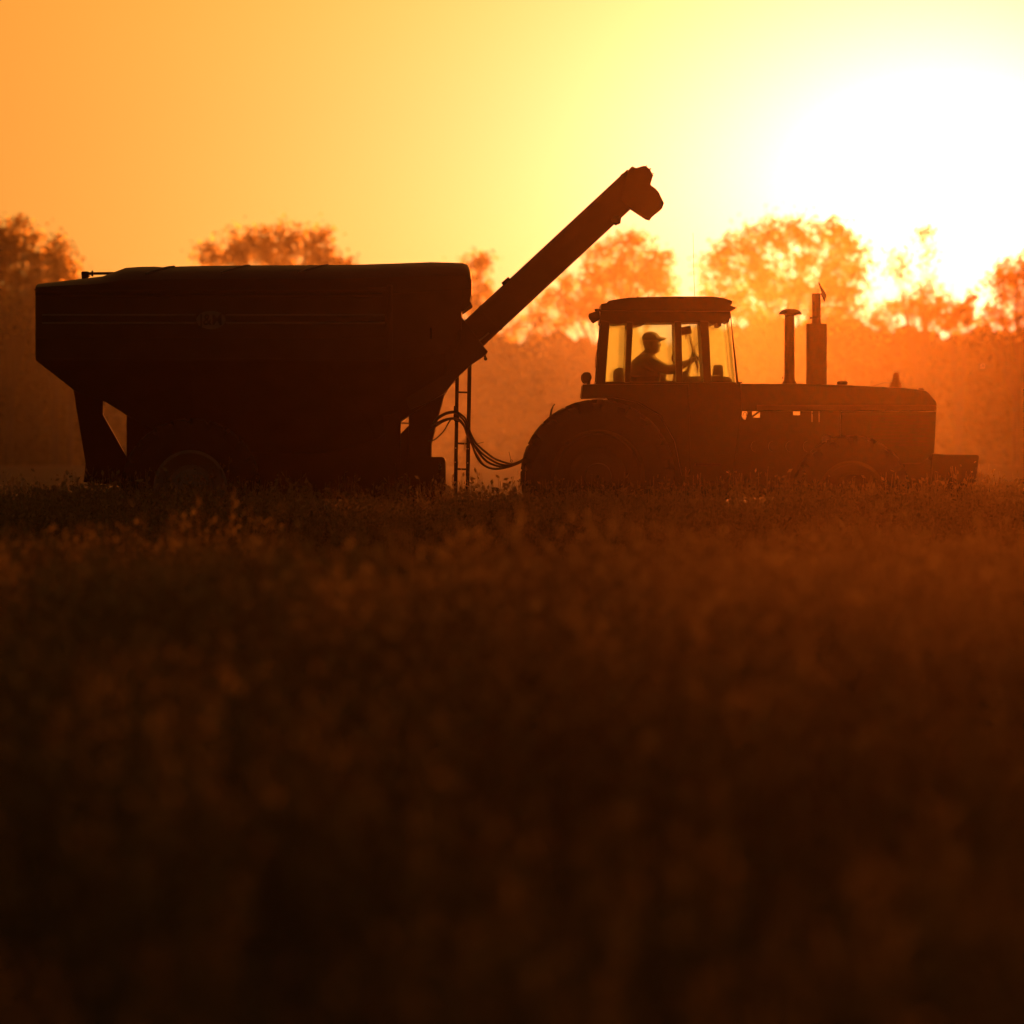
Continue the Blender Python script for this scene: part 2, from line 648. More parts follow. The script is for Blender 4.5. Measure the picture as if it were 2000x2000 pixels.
def make_tree(px, Y, blobs, label, group='trees along the far edge of the field', dens=1.0, fork=0.35, trunk_r=0.22, kindname='tree', leaf=(0.075, 0.2), sig=0.32):
    Y, trunk_r, sig, leaf = Y * TS, trunk_r * TS, sig * TS, (leaf[0] * TS, leaf[1] * TS)
    base = P(px, HOR + HC * F / Y, Y)
    base.z = 0
    root = empty(kindname, base)
    tag(root, label, 'tree', group)
    s = Y / F
    ext = [T(b[0], b[1], Y) for b in blobs]
    zc = sum(e[2] for e in ext) / len(ext)
    zl = min(e[2] for e in ext)
    fz = max(1.0, zl * fork + 0.8)
    tb = MB()
    fork_p = Vector((base.x + random.uniform(-.2, .2), Y, fz))
    tb.tube(smooth_path([(base.x, Y, -0.1), (base.x + random.uniform(-.1, .1), Y, fz * 0.5), fork_p]), [trunk_r * 1.25] + [trunk_r] * 11 + [trunk_r * .8], 10)
    tr = tb.build('trunk', M['bark'], root, smooth=True)
    lb = MB()
    for e, b in zip(ext, blobs):
        for k in range(3):
            tip = Vector(e) + Vector((random.uniform(-1, 1) * b[2] * s * .8, random.uniform(-1, 1) * b[2] * s * .6, random.uniform(-.2, .9) * b[3] * s))
            mid = fork_p.lerp(tip, 0.5) + Vector((random.uniform(-.4, .4), random.uniform(-.4, .4), random.uniform(0, .6)))
            pth = smooth_path([fork_p - Vector((0, 0, .3)), mid, tip], 5)
            lb.tube(pth, [trunk_r * .55 * (1 - .88 * i / (len(pth) - 1)) for i in range(len(pth))], 6)
    lb.build('limbs', M['bark'], root, smooth=True)
    pts = crown_points(blobs, Y, dens, sig)
    pts = pts[pts[:, 2] > 0.4]
    sz = RNG.uniform(leaf[0], leaf[1], len(pts))
    v, q = leaf_quads(pts, sz, 1.5)
    np_mesh('crown', v - np.array(base), q, M['leaf'], root)
    return root


make_tree(15, 415, [(5, 468, 36, 44), (45, 462, 28, 42), (-35, 490, 45, 55), (25, 530, 60, 42), (-20, 545, 60, 50), (40, 600, 60, 50, .7)],
          'tall dark tree with upright crown, beyond the rear end of the grain cart', dens=1.35)
make_tree(108, 418, [(104, 492, 34, 34), (88, 525, 42, 35), (120, 515, 26, 32), (100, 570, 45, 40, .8)],
          'shorter airy tree between the tall dark tree and the rear of the cart', dens=1.1)
make_tree(138, 412, [(132, 555, 28, 36), (118, 590, 35, 40), (146, 575, 14, 24)],
          'low rounded bushy tree just above the rear corner of the grain cart', trunk_r=0.14)
make_tree(500, 425, [(468, 474, 42, 26), (438, 500, 42, 24), (405, 508, 22, 13), (500, 515, 60, 36), (450, 555, 70, 40)],
          'lower of the two rounded trees above the cart roof, over its oval plate', dens=1.1)
make_tree(590, 422, [(545, 468, 40, 28), (582, 464, 42, 26), (622, 484, 36, 30), (655, 508, 24, 18), (676, 516, 16, 8, .7), (590, 515, 70, 38), (600, 560, 80, 40)],
          'higher of the two rounded trees above the cart roof, closer to the auger', dens=1.1)
make_tree(935, 425, [(930, 532, 18, 24, .8), (942, 512, 6, 8, .8), (938, 565, 32, 28, .8), (915, 560, 28, 30, .8), (950, 600, 45, 35), (900, 610, 40, 40)],
          'narrow pale tree between the front of the grain cart and the raised auger', dens=0.8, trunk_r=0.15)
make_tree(1200, 420, [(1225, 486, 52, 34), (1268, 522, 42, 38), (1172, 520, 50, 42), (1125, 568, 52, 40), (1225, 550, 80, 40), (1085, 612, 50, 40), (1290, 560, 30, 36), (1180, 610, 70, 40), (1030, 645, 45, 32, .9)],
          'broad orange lit tree behind the auger spout and the cab roof', dens=0.95)
make_tree(1545, 420, [(1560, 452, 66, 36), (1622, 470, 48, 38), (1655, 500, 34, 44), (1490, 470, 50, 38), (1435, 510, 48, 42), (1395, 545, 26, 44), (1560, 535, 110, 60), (1655, 560, 36, 40), (1460, 580, 80, 50), (1600, 600, 90, 44)],
          'large round topped tree standing behind the exhaust stack', dens=0.95)
make_tree(1800, 415, [(1800, 450, 20, 26, .3), (1775, 500, 32, 22, .5), (1832, 488, 26, 24, .4), (1757, 528, 24, 16, .5), (1815, 540, 26, 32, .5), (1785, 580, 42, 26, .7)],
          'thin sparse tree almost lost in the glare of the sun', dens=1.3, trunk_r=0.1, sig=0.42, leaf=(0.06, 0.15))
make_tree(1770, 424, [(1765, 606, 42, 24), (1725, 625, 40, 30, .8), (1810, 598, 36, 34), (1840, 628, 30, 26), (1700, 640, 40, 26)],
          'low spreading tree beneath the sun glare, below the thin sparse tree', dens=0.85, trunk_r=0.14)
make_tree(1985, 418, [(1992, 538, 40, 32), (1960, 575, 44, 32), (1975, 530, 30, 24), (2010, 505, 26, 24), (2030, 560, 50, 50), (1935, 620, 32, 30, .8), (1985, 620, 60, 40, .8)],
          'leafy tree past the bare shrub, beyond the front weights of the tractor', dens=0.8)
for (px, top, lab) in ((-190, 470, 'tree'), (2190, 470, 'tree')):
    make_tree(px, 424, [(px - 30, top + 40, 60, 50), (px + 40, top + 60, 60, 50), (px, top + 120, 90, 60)],
              'leafy tree further along the wood edge, beyond %s' % ('the tall dark tree' if px < 0 else 'the leafy tree past the shrub'))


# bare shrub with upright stems in the sun gap
def bare_shrub(px, Y, top, spread, label):
    Y *= TS
    base = P(px, HOR + HC * F / Y, Y); base.z = 0
    root = empty('bare_shrub', base)
    tag(root, label, 'shrub')
    mb = MB()
    s = Y / F
    zt = T(px, top, Y)[2]
    for k in range(15):
        tx = px + random.uniform(-1, 1) * spread
        tip = Vector(T(tx, top + random.uniform(0, 50), Y + random.uniform(-1, 1)))
        mid = base.lerp(tip, .55) + Vector(((tx - px) * s * .1, 0, .4))
        mid.x = base.x + (tip.x - base.x) * .4
        p = smooth_path([base + Vector((random.uniform(-.3, .3), random.uniform(-.3, .3), 0)), mid, tip], 5)
        mb.tube(p, [0.05 * TS * (1 - .8 * i / (len(p) - 1)) for i in range(len(p))], 5)
        for j in range(3):
            a = p[random.randint(5, len(p) - 2)]
            mb.tube([a, a + Vector((random.uniform(-.5, .5), random.uniform(-.3, .3), random.uniform(.4, 1.0)))], [0.03, 0.01], 4)
    mb.build('stems', M['bark'], root)
    pts = crown_points([(px, 640, spread * 1.2, 25, .5), (px - spread * .5, 610, 20, 20, .25), (px + spread * .5, 600, 20, 30, .25)], Y, .5, .36)
    v, q = leaf_quads(pts, RNG.uniform(.17, .37, len(pts)), 1.5)
    np_mesh('foliage', v - np.array(base), q, M['leaf'], root)
    return root


bare_shrub(1872, 416, 545, 42, 'bare stemmed shrub fanning upward between the low spreading tree and leafy tree')

# undergrowth: one mass of brush along the wood's edge
prof = [(-900, 600), (0, 580), (150, 566), (250, 600), (380, 560), (700, 560), (800, 600), (930, 640), (1000, 662), (1330, 665), (1365, 640),
        (1560, 630), (1690, 636), (1740, 652), (1900, 652), (2000, 645), (2900, 600)]
xs = np.array([p[0] for p in prof], float); ys = np.array([p[1] for p in prof], float)
nb = 130000
ux = RNG.uniform(-900, 2900, nb)
UY = 428.0 * TS
tops = np.interp(ux, xs, ys) + 10 * np.sin(ux * .045) + 7 * np.sin(ux * .13 + 1)
ztop = HC - (tops - HOR) / F * UY
uz = ztop * RNG.random(nb) ** 0.95
uy = UY + RNG.normal(0, 4.0, nb)
upts = np.stack([(ux - 1000) / F * UY, uy, uz], 1)
v, q = leaf_quads(upts, RNG.uniform(.35, .8, nb), 1.4)
ug = np_mesh('undergrowth', v, q, M['under'])
tag(ug, 'dense hazy brush filling the wood edge beneath the trees', 'undergrowth', kind='stuff')
# ------------------------------------------------------------------ wheels
def wheel(name, px, py, R, y0, y1, rim_r, root, yref, lug=0.035, nlug=20, rimmat='yellow', flip=False):
    """tyre with chevron lugs and a dished rim; y0 is the camera side"""
    c = P(px, py, yref)
    cx, cz = c.x, c.z
    w = y1 - y0
    Rt = R - lug
    prof = [(rim_r, y0 + .05 * w), (rim_r + .25 * (Rt - rim_r), y0 - .01 * w), (rim_r + .6 * (Rt - rim_r), y0 - .02 * w), (Rt - .05, y0 + .03 * w), (Rt - .012, y0 + .12 * w), (Rt, y0 + .5 * w),
            (Rt - .012, y1 - .12 * w), (Rt - .05, y1 - .03 * w), (rim_r + .6 * (Rt - rim_r), y1 + .02 * w), (rim_r + .25 * (Rt - rim_r), y1 + .01 * w), (rim_r, y1 - .05 * w)]
    hub = empty_part = None
    t = MB().lathe_y(cx, cz, prof, 64)
    # lugs: slanted bars from each shoulder to the middle
    for k in range(nlug):
        for side in (0, 1):
            a0 = 2 * math.pi * (k + .16 * side) / nlug
            sweep = 0.38 * 2 * math.pi / nlug
            ya, yb = (y0 - .01 * w, y0 + .54 * w) if side == 0 else (y1 + .01 * w, y1 - .54 * w)
            rings = []
            for j in range(5):
                f = j / 4
                a = a0 + sweep * f
                y = ya + (yb - ya) * f
                hw = .072 * (R / .94) * (1.2 - .35 * f)
                rb = Rt - .03 if j else Rt - .10
                ro = R if j else R - .02
                ring = []
                for rr, da in ((rb, -hw / R * 1.4), (ro, -hw / R), (ro, hw / R), (rb, hw / R * 1.4)):
                    ring.append((cx + rr * math.cos(a + da), y, cz + rr * math.sin(a + da)))
                rings.append(ring)
            t.loft(rings)
    ty = t.build(name, M['rubber'], root, smooth=True, ang=40)
    ins = -1 if not flip else 1
    fy = y0 if not flip else y1
    d = 1 if not flip else -1
    rp = [(rim_r + .012, fy + d * .03), (rim_r + .012, fy - d * .004), (rim_r - .025, fy - d * .004), (rim_r - .05, fy + d * .05), (rim_r * .62, fy + d * .16), (rim_r * .50, fy + d * .11),
          (rim_r * .30, fy + d * .10), (rim_r * .28, fy + d * .02), (.02, fy + d * .01), (.02, fy + d * .24), (rim_r - .03, fy + d * .24)]
    rb = MB().lathe_y(cx, cz, rp, 48)
    ri = rb.build('rim', M[rimmat], ty, smooth=True, ang=30)
    return ty


# ------------------------------------------------------------------ grain cart
cart = empty('grain_cart', (P(500, 1000, 100).x, 100, 0))
tag(cart, 'dark grain cart with tarp roof and raised unloading auger, hitched behind the tractor', 'grain cart')

YN = 98.45       # near side of the hopper
HW = 100 - YN    # half width


def side_z(py, Y=YN):
    return HC - (py - HOR) / F * Y


def side_x(px, Y=YN):
    return (px - 1000) / F * Y


# hopper: vertical upper box, sloping below to a V shaped sump
secs = [  # px, top row, mid row, bottom row, half width
    (69, 566, 702, 703.5, HW), (144, 566, 703, 764, HW), (201, 566, 703, 784, HW), (247, 566, 703, 814, HW), (372, 565, 703, 880, HW), (500, 564, 703, 930, HW),
    (640, 562, 703, 930, HW), (735, 561, 703, 858, HW), (760, 560, 703, 838, HW), (782, 558, 703, 820, HW * .955), (868, 552, 690, 766, HW * .78), (901, 549, 640, 700, HW * .7)]
rings = []
for px, t_, m_, b_, hw in secs:
    x = side_x(px)
    zt, zm, zb = side_z(t_), side_z(m_), side_z(b_)
    wb = max(.30, hw - (zm - zb) * 1.05)
    rings.append([(x, 100 - hw, zt), (x, 100 - hw, zm), (x, 100 - wb, zb), (x, 100 + wb, zb), (x, 100 + hw, zm), (x, 100 + hw, zt)])
hb = MB().loft(rings)
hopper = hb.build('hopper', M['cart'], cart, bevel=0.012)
# upper front end sheet with the rounded nose
nose = [(899, 549), (921, 545), (920.5, 575), (917.5, 588), (922, 594.5), (902, 608.5), (899, 612)]
MB().prism(nose, 100 - HW * .7, 100 + HW * .7).build('front_sheet', M['cart'], cart, bevel=.01)
# side ribs and seams
for (ya, yb, d) in ((566, 571, .03), (579, 581.5, .014), (659, 661.5, .012), (700, 705, .02)):
    MB().prism([(70, ya), (758, ya), (758, yb), (70, yb)], YN - d, YN + .02).build('side_rib', M['cart'], cart, bevel=.004)
for (ya, yb) in ((613.5, 616.2), (629.2, 632)):
    for xa, xb in ((82, 383), (441, 752)):
        MB().prism([(xa, ya), (xb, ya), (xb, yb), (xa, yb)], YN - .006, YN + .004).build('pinstripe', M['stripe'], cart)
for xa, xb in ((82, 383), (441, 752)):
    MB().prism([(xa, 617.5), (xb, 617.5), (xb, 628), (xa, 628)], YN - .004, YN + .004).build('dark_stripe', M['decal'], cart)
# corner post between side sheet and angled front
MB().prism([(756, 556), (766, 556), (766, 704), (756, 704)], YN - .02, YN + .1).build('corner_post', M['cart'], cart, bevel=.01)
# ladder rungs and handles seen dimly on the angled front sheet
for px in (800, 822, 842):
    MB().tube([P(px, 640, 98.7), P(px, 662, 98.7)], .012).build('grab_handle', M['black'], cart)
# oval maker's plate with its letters
ov = [(412 + 28.5 * math.cos(a) * (1 if abs(math.cos(a)) < .8 else 1), 625 + 17.8 * math.sin(a)) for a in [2 * math.pi * k / 40 for k in range(40)]]
plate = MB().prism(ov, YN - .02, YN - .0085).build('oval_plate', M['stripe'], cart, bevel=.003)


def text_mesh(txt, px, py, height_px, Y, m, parent, name, sx=1.0, rot=0.0, bold=0.0):
    cu = bpy.data.curves.new('txt', 'FONT')
    cu.body = txt
    cu.align_x = 'CENTER'
    cu.align_y = 'CENTER'
    cu.size = height_px / F * Y / .70
    cu.extrude = .002
    cu.offset = bold
    to = bpy.data.objects.new('txt', cu)
    C.objects.link(to)
    dg = bpy.context.evaluated_depsgraph_get()
    me = bpy.data.meshes.new_from_object(to.evaluated_get(dg))
    bpy.data.objects.remove(to)
    c = P(px, py, Y) - parent_world(parent)
    mt = Matrix.Translation(c) @ Matrix.Rotation(rot, 4, 'Y') @ Matrix.Rotation(math.radians(90), 4, 'X') @ Matrix.Diagonal((sx, 1, 1, 1))
    me.transform(mt)
    me.materials.clear()
    me.materials.append(m)
    me.name = name
    o = bpy.data.objects.new(name, me)
    C.objects.link(o)
    o.parent = parent
    return o


text_mesh('J&M', 412, 625.5, 21, YN - .024, M['decal'], plate, 'lettering', sx=.9, bold=.0025)

# tarp roof: arched sheet from rim to ridge
prof_top = [(69, 555), (110, 550), (158, 544.5), (200, 540), (230, 529), (247, 523), (275, 521), (305, 520.5), (323, 522), (342, 520.5), (400, 519), (500, 518), (600, 517.5), (693, 516.8), (769, 514.5), (841, 511.6), (879, 512.3), (904, 513.5), (912, 516.5), (917, 523), (920, 533), (921, 546)]
rings = []
for px, ty in prof_top:
    x = (px - 1000) / F * (99.9 if px > 260 else 98.45 + 1.45 * max(0, px - 69) / 191)
    hw = HW + .02 if px < 760 else (HW + .02) * (1 - .30 * (px - 760) / 160)
    zr = side_z(569 - (0 if px < 700 else (px - 700) * .06))
    zt = HC - (ty - HOR) / F * 99.9
    ring = []
    for k in range(13):
        a = math.pi * k / 12
        yy = 100 - hw * math.cos(a)
        zz = zr + (zt - zr) * (math.sin(a) ** .62)
        ring.append((x, yy, zz))
    ring += [(x, 100 + hw, zr - .05), (x, 100 - hw, zr - .05)]
    rings.append(ring)
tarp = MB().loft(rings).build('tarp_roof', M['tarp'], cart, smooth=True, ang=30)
# tarp bows in a pale colour that paints in their faint highlights
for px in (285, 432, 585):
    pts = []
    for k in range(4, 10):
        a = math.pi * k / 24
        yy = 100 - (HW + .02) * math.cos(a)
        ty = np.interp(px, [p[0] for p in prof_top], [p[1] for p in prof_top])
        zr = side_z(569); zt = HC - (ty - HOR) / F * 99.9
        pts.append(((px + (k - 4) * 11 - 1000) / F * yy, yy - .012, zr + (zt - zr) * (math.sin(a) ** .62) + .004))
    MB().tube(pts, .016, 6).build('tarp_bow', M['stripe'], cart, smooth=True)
# roll tube and its end bracket at the rear
rt = MB().tube([P(160, 534.5, 99.9), P(238, 533.5, 99.9)], .017, 10).build('roll_tube', M['black'], cart, smooth=True)
MB().prism([(158.5, 532), (161, 530), (171, 530), (174, 532), (173, 539), (166, 545), (159.5, 544.5)], 99.75, 100.05).build('tube_bracket', M['black'], rt, bevel=.006)
MB().prism([(178, 531), (180, 528), (182, 531), (182, 539), (178, 539)], 99.8, 100.0).build('tube_clamp', M['black'], rt, bevel=.004)
MB().prism([(67, 565), (70, 564), (70, 568), (67, 567)], 98.5, 98.6).build('rear_latch', M['black'], cart)

# frame: rear leg plate, axle frame, front legs
MB().prism([(143, 760), (201, 772), (201, 810), (247, 892), (241, 948.5), (163, 942), (167, 905)], 99.65, 99.8).build('rear_leg', M['cartdark'], cart, bevel=.01)
MB().prism([(247, 800), (772, 846), (772, 975), (238, 975), (236, 945), (247, 890)], 99.45, 100.55).build('axle_frame', M['cartdark'], cart, bevel=.01)
MB().prism([(733, 757), (783, 757), (782, 905), (763, 905), (752, 850)], 99.15, 99.3).build('front_leg', M['cartdark'], cart, bevel=.008)
MB().prism([(798, 760), (869, 764), (856, 814), (842.5, 866), (842.5, 893), (798, 893)], 99.5, 100.3).build('front_stand', M['cartdark'], cart, bevel=.01)
MB().prism([(735, 905), (782, 848), (798, 831), (798, 980), (735, 980)], 99.6, 100.3).build('front_brace', M['cartdark'], cart, bevel=.01)
tongue = MB().prism([(790, 892.5), (863, 892.5), (867.5, 894.5), (870, 900), (870.5, 992), (790, 992)], 99.5, 100.4).build('tongue_box', M['cartdark'], cart, bevel=.006)
MB().prism([(840, 975), (1100, 985), (1100, 1003), (840, 998)], 99.85, 100.15).build('drawbar', M['black'], cart, bevel=.01)
# small bright hook on the tongue box
hk = MB()
hk.tube([P(857.2, 904.6, 99.48), P(860.4, 904.6, 99.48)], .004, 5)
hk.tube(smooth_path([P(856.5, 907.5, 99.48), P(860, 906.8, 99.48), P(861, 909, 99.48), P(858, 911, 99.48), P(857, 914, 99.48), P(858.5, 917, 99.48), P(861, 916, 99.48), P(862, 913.5, 99.48)], 4), .0055, 5)
hk.build('safety_hook', M['steel'], tongue)

# wheels, camera side and far side
for side in (0, 1):
    y0, y1 = (98.5, 99.12) if side == 0 else (100.88, 101.5)
    wheel('wheel', 372, 951, .836, y0, y1, .435, cart, 98.55, lug=.03, nlug=22, rimmat='stripe', flip=bool(side))

# lower auger housing at the front corner
hsg = [(900, 612), (903, 621), (908.5, 628), (945, 676.7), (953.5, 686.5), (948, 693.5), (943, 697), (921.4, 711), (913, 718), (897.6, 732.6), (889, 742), (866, 769.5), (838, 785), (800, 800), (770, 720), (780, 612)]
hs = MB().prism(hsg, 99.05, 99.65).build('auger_housing', M['cart'], cart, bevel=.015)
MB().lathe_y(*px2((948.5, 701), 99.3), [(.022, 99.2), (.022, 99.4), (.001, 99.4), (.001, 99.2)], 12).build('drain_knob', M['black'], hs)
MB().tube([P(946, 692, 99.3), P(949.5, 703, 99.3)], .015, 8).build('drain_stem', M['black'], hs)

# upper auger: tube, spout, hinge
AY = 99.35
a0, a1 = P(886, 688, AY), P(1246, 353.5, AY)
au = MB().tube([a0, a0.lerp(a1, .5), a1], .193, 32)
auger = au.build('auger_tube', M['cart'], cart, smooth=True, ang=40)
sp = [(1228, 331), (1234.8, 324.5), (1242.3, 328.2), (1257.4, 323.5), (1261.8, 324.5), (1269.5, 330.2), (1275.6, 343), (1270.5, 360.1), (1272.5, 362.5), (1280.3, 367.9), (1286.3, 374.6), (1297.1, 396.8), (1293.7, 406.2), (1291, 409), (1273.5, 423), (1269.8, 429.4), (1261.8, 427.4), (1229.1, 405.9), (1212, 391)]
spout = MB().prism(sp, AY - .2, AY + .2).build('spout', M['cart'], auger, bevel=.01)
for (x, y, dx, dy) in ((1262, 325, 1.2, -1.6), (1269.5, 330.5, 2, -1.8), (1274.5, 340, 1.6, -2), (1274.8, 343, 1.4, -.6)):
    MB().tube([P(x, y, AY - .1), P(x + dx, y + dy, AY - .1)], .008, 6).build('spout_bolt', M['steel'], auger)
MB().lathe_y(*px2((1203.3, 430), AY), [(.056, AY - .16), (.056, AY + .16), (.001, AY + .16), (.001, AY - .16)], 20).build('spout_actuator', M['black'], auger, bevel=.008)
MB().prism([(1195, 434), (1210.5, 418), (1214, 422), (1212, 436), (1203, 440)], AY - .08, AY + .08).build('actuator_bracket', M['black'], auger, bevel=.006)
MB().prism([(979, 552.3), (992.7, 540.4), (996.2, 544.4), (998, 550), (986, 562)], AY - .08, AY + .08).build('fold_hinge', M['black'], auger, bevel=.005)
# fold line bar under the tube
MB().tube([P(900, 694, AY - .19), P(955, 650, AY - .19)], .011, 6).build('fold_cylinder', M['steel'], auger)
# flange rings along the tube
d = (a1 - a0).normalized()
for f in (.20, .97):
    c_ = a0.lerp(a1, f)
    MB().tube([c_ - d * .018, c_ + d * .018], .199, 32).build('tube_flange', M['cart'], auger, bevel=.004)

# ladder in front of the tongue
LY = 99.2
lad = MB()
lad.prism([(889.3, 735), (896.5, 731), (893, 968), (886.0, 968)], LY, LY + .045)
lad.prism([(913.2, 716), (921.2, 711), (916.5, 968), (909.2, 968)], LY, LY + .045)
ladder = lad.build('ladder', M['black'], cart, bevel=.006)
for y in (766, 866, 916):
    f = (y - 735) / 233
    MB().tube([P(896 - 3.4 * f - 1, y, LY + .02), P(914 - 4 * f + 1, y + .6, LY + .02)], .0115, 8).build('rung', M['black'], ladder, smooth=True)
for x, y in ((890.2, 875), (889.3, 902.6), (914.3, 876.5), (913.5, 904.2)):
    MB().lathe_y(*px2((x, y), LY), [(.008, LY - .008), (.008, LY), (.001, LY), (.001, LY - .008)], 8).build('ladder_bolt', M['steel'], ladder)
MB().prism([(886.5, 793), (889, 792), (897, 806), (897, 824), (890, 826), (885.5, 820)], LY - .03, LY + .07).build('hose_clamp', M['black'], ladder, bevel=.006)
hkk = MB().tube(smooth_path([P(910.5, 855, LY), P(907.5, 870, LY), P(907, 877, LY), P(909.5, 879, LY), P(911.5, 875, LY)], 4), .0055, 6)
hkk.build('hanging_hook', M['steel'], ladder)

# hydraulic hoses sagging from the cart to the tractor
hoses = [
    [(848, 822), (860, 812), (874, 805.5), (889, 804), (900, 809), (910, 819), (916, 838), (927, 862), (945, 880), (965, 895), (985, 903), (1002, 906), (1020, 898), (1032, 888)],
    [(846, 826), (858, 816), (872, 808.5), (889, 806), (899, 813), (909, 826), (915, 845), (925, 866), (940, 884), (962, 900), (982, 908), (1003, 908), (1020, 900), (1032, 891)],
    [(842, 832), (856, 825), (870, 819), (888, 817), (900, 822), (908, 834), (914, 850), (924, 866), (936, 885), (952, 902), (975, 911), (998, 910), (1018, 902), (1032, 892)],
    [(838, 842), (852, 832), (866, 823), (882, 818), (896, 821), (906, 832), (912, 848), (922, 868), (930, 890), (943, 907), (962, 915.5), (985, 914), (1010, 906), (1032, 894)],
    [(836, 861), (846, 860), (856, 853), (868, 840), (876, 826), (882, 818.5), (892, 817), (903, 826), (911, 846), (921, 866), (929, 884), (945, 908), (958, 914.5), (982, 913.5), (1012, 904), (1032, 893)],
]
for i, hp in enumerate(hoses):
    dy = (i - 2) * .045
    pts = [P(x, y, 99.16 + dy * (.3 if 880 < x < 925 else 1) - (.0 if x < 900 else .0)) for x, y in hp]
    MB().tube(smooth_path(pts, 5), .0125 if i < 4 else .009, 7).build('hydraulic_hose', M['hose'], cart, smooth=True)
MB().tube([P(930, 867, 99.15), P(945, 863.5, 99.15)], .0035, 4).build('cable_tie', M['hose'], cart)
ti = MB()
ti.tube([P(998.5, 902, 99.15), P(994, 882, 99.15)], .0035, 4)
ti.tube(smooth_path([P(999 + 2.4 * math.cos(a), 900.5 + 2.4 * math.sin(a), 99.15) for a in [k * math.pi / 4 for k in range(9)]], 3), .004, 5)
ti.build('cable_tie', M['hose'], cart)
MB().tube([P(778, 825.5, 99.5), P(800, 827.5, 99.5)], .008, 6).build('brake_line', M['hose'], cart)
# ------------------------------------------------------------------ tractor
tractor = empty('tractor', (P(1480, 1000, 100).x, 100, 0))
tag(tractor, 'dark farm tractor with glazed cab, tall exhaust stack and front weights', 'tractor')


def z4(x, y):
    return (980 + x * .2588, 540 + y * .2588)


def poly4(*pts):
    return [z4(*p) for p in pts]


G = M['green']; B = M['black']
# hood
hood = MB().prism([(1436, 749.5), (1560, 749.3), (1640, 751.5), (1700, 754.5), (1760, 757.5), (1792, 760.5), (1808, 763.5), (1815, 768), (1830, 786.5), (1829.5, 803), (1436, 803)], 99.52, 100.48)
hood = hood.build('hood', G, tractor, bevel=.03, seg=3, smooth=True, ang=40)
MB().prism([(1478, 790.5), (1828, 790.5), (1828, 801), (1478, 801)], 99.512, 99.53).build('side_stripe', M['yellow'], hood)
MB().lathe_z(P(1645, 750, 100).x, 100, [(.0, 0), ] and [(.001, P(1, 743.5, 100).z), (.05, P(1, 744, 100).z), (.068, P(1, 746.5, 100).z), (.06, P(1, 752, 100).z), (.001, P(1, 753, 100).z)]).build('filler_cap', B, hood, smooth=True)
MB().prism([(1792, 759.5), (1796, 757.6), (1803, 758), (1806, 762), (1800, 764)], 99.9, 100.1).build('hood_latch', B, hood, bevel=.004)
# beacon shaped sensor on the hood and its cable
snx = P(1750, 742, 100).x
zz = lambda y: P(1, y, 100).z
MB().lathe_z(snx, 100, [(.001, zz(727.5)), (.026, zz(727.8)), (.031, zz(730)), (.045, zz(744)), (.068, zz(750)), (.07, zz(757)), (.075, zz(760)), (.001, zz(760))]).build('beacon', M['amber'], hood, smooth=True)
MB().tube(smooth_path([P(1738, 748, 99.95), P(1725, 748, 99.95), P(1704, 754.5, 99.95)], 4), .005, 5).build('beacon_cable', M['hose'], hood)

# engine bay seen through the slit under the hood
for q in ([(1436, 802), (1450, 802), (1448, 812), (1452, 820), (1450, 828), (1436, 828)],
          [(1459, 802), (1468.5, 802), (1469, 815), (1474, 815.5), (1485, 816), (1485, 828), (1450, 828), (1451, 819), (1456, 820), (1460, 808)],
          [(1484.5, 802), (1548.5, 802), (1548.5, 811), (1563, 811), (1563, 802), (1585, 802), (1585, 828), (1484.5, 828)],
          [(1587, 802), (1599, 802), (1599, 828), (1587, 828)],
          [(1600.6, 802), (1642, 802), (1642, 828), (1600.6, 828)]):
    MB().prism(q, 99.6, 99.72).build('engine_cover', B, tractor)
MB().tube([P(1468, 815, 99.62), P(1484, 803, 99.62)], .013, 6).build('fuel_line', M['hose'], tractor)
MB().tube(smooth_path([P(1451, 812, 99.62), P(1453, 806, 99.62), P(1457, 806, 99.62), P(1457.5, 812, 99.62)], 3), .006, 5).build('fuel_line', M['hose'], tractor)
MB().tube([P(1585.8, 807.3, 99.62), P(1587, 807.3, 99.62)], .01, 5).build('fuel_line', M['hose'], tractor)
eng = MB().prism([(1420, 824), (1645, 824), (1645, 960), (1420, 960)], 99.62, 100.38).build('engine_block', B, tractor, bevel=.01)
for x in (1478, 1512, 1546, 1580):
    MB().lathe_y(*px2((x, 872), 99.5), [(.07, 99.5), (.07, 99.62), (.001, 99.62), (.001, 99.5)], 14).build('engine_port', B, eng, smooth=True)
MB().lathe_z(P(1615, 880, 99.5).x, 99.5, [(.001, zz(850)), (.055, zz(852)), (.06, zz(858)), (.06, zz(900)), (.001, zz(902))]).build('oil_filter', M['stripe'], eng, smooth=True)
# radiator nose
grille = MB().prism([(1642, 803.4), (1829, 803.4), (1825.5, 884), (1800, 905), (1642, 905)], 99.54, 100.46).build('grille_shell', G, tractor, bevel=.015)
for k in range(9):
    y = 812 + k * 7
    MB().prism([(1700, y), (1815, y), (1815, y + 3), (1700, y + 3)], 99.53, 99.55).build('grille_slat', B, grille)
# chassis and axles
MB().prism([(1300, 900), (1830, 897), (1850, 905), (1850, 962), (1300, 975)], 99.72, 100.28).build('chassis', B, tractor, bevel=.015)
MB().prism([(1640, 950), (1690, 950), (1690, 982), (1640, 982)], 98.95, 101.05).build('front_axle', B, tractor, bevel=.015)
MB().prism([(1130, 905), (1205, 905), (1205, 960), (1130, 960)], 99.1, 100.9).build('rear_axle', B, tractor, bevel=.02)
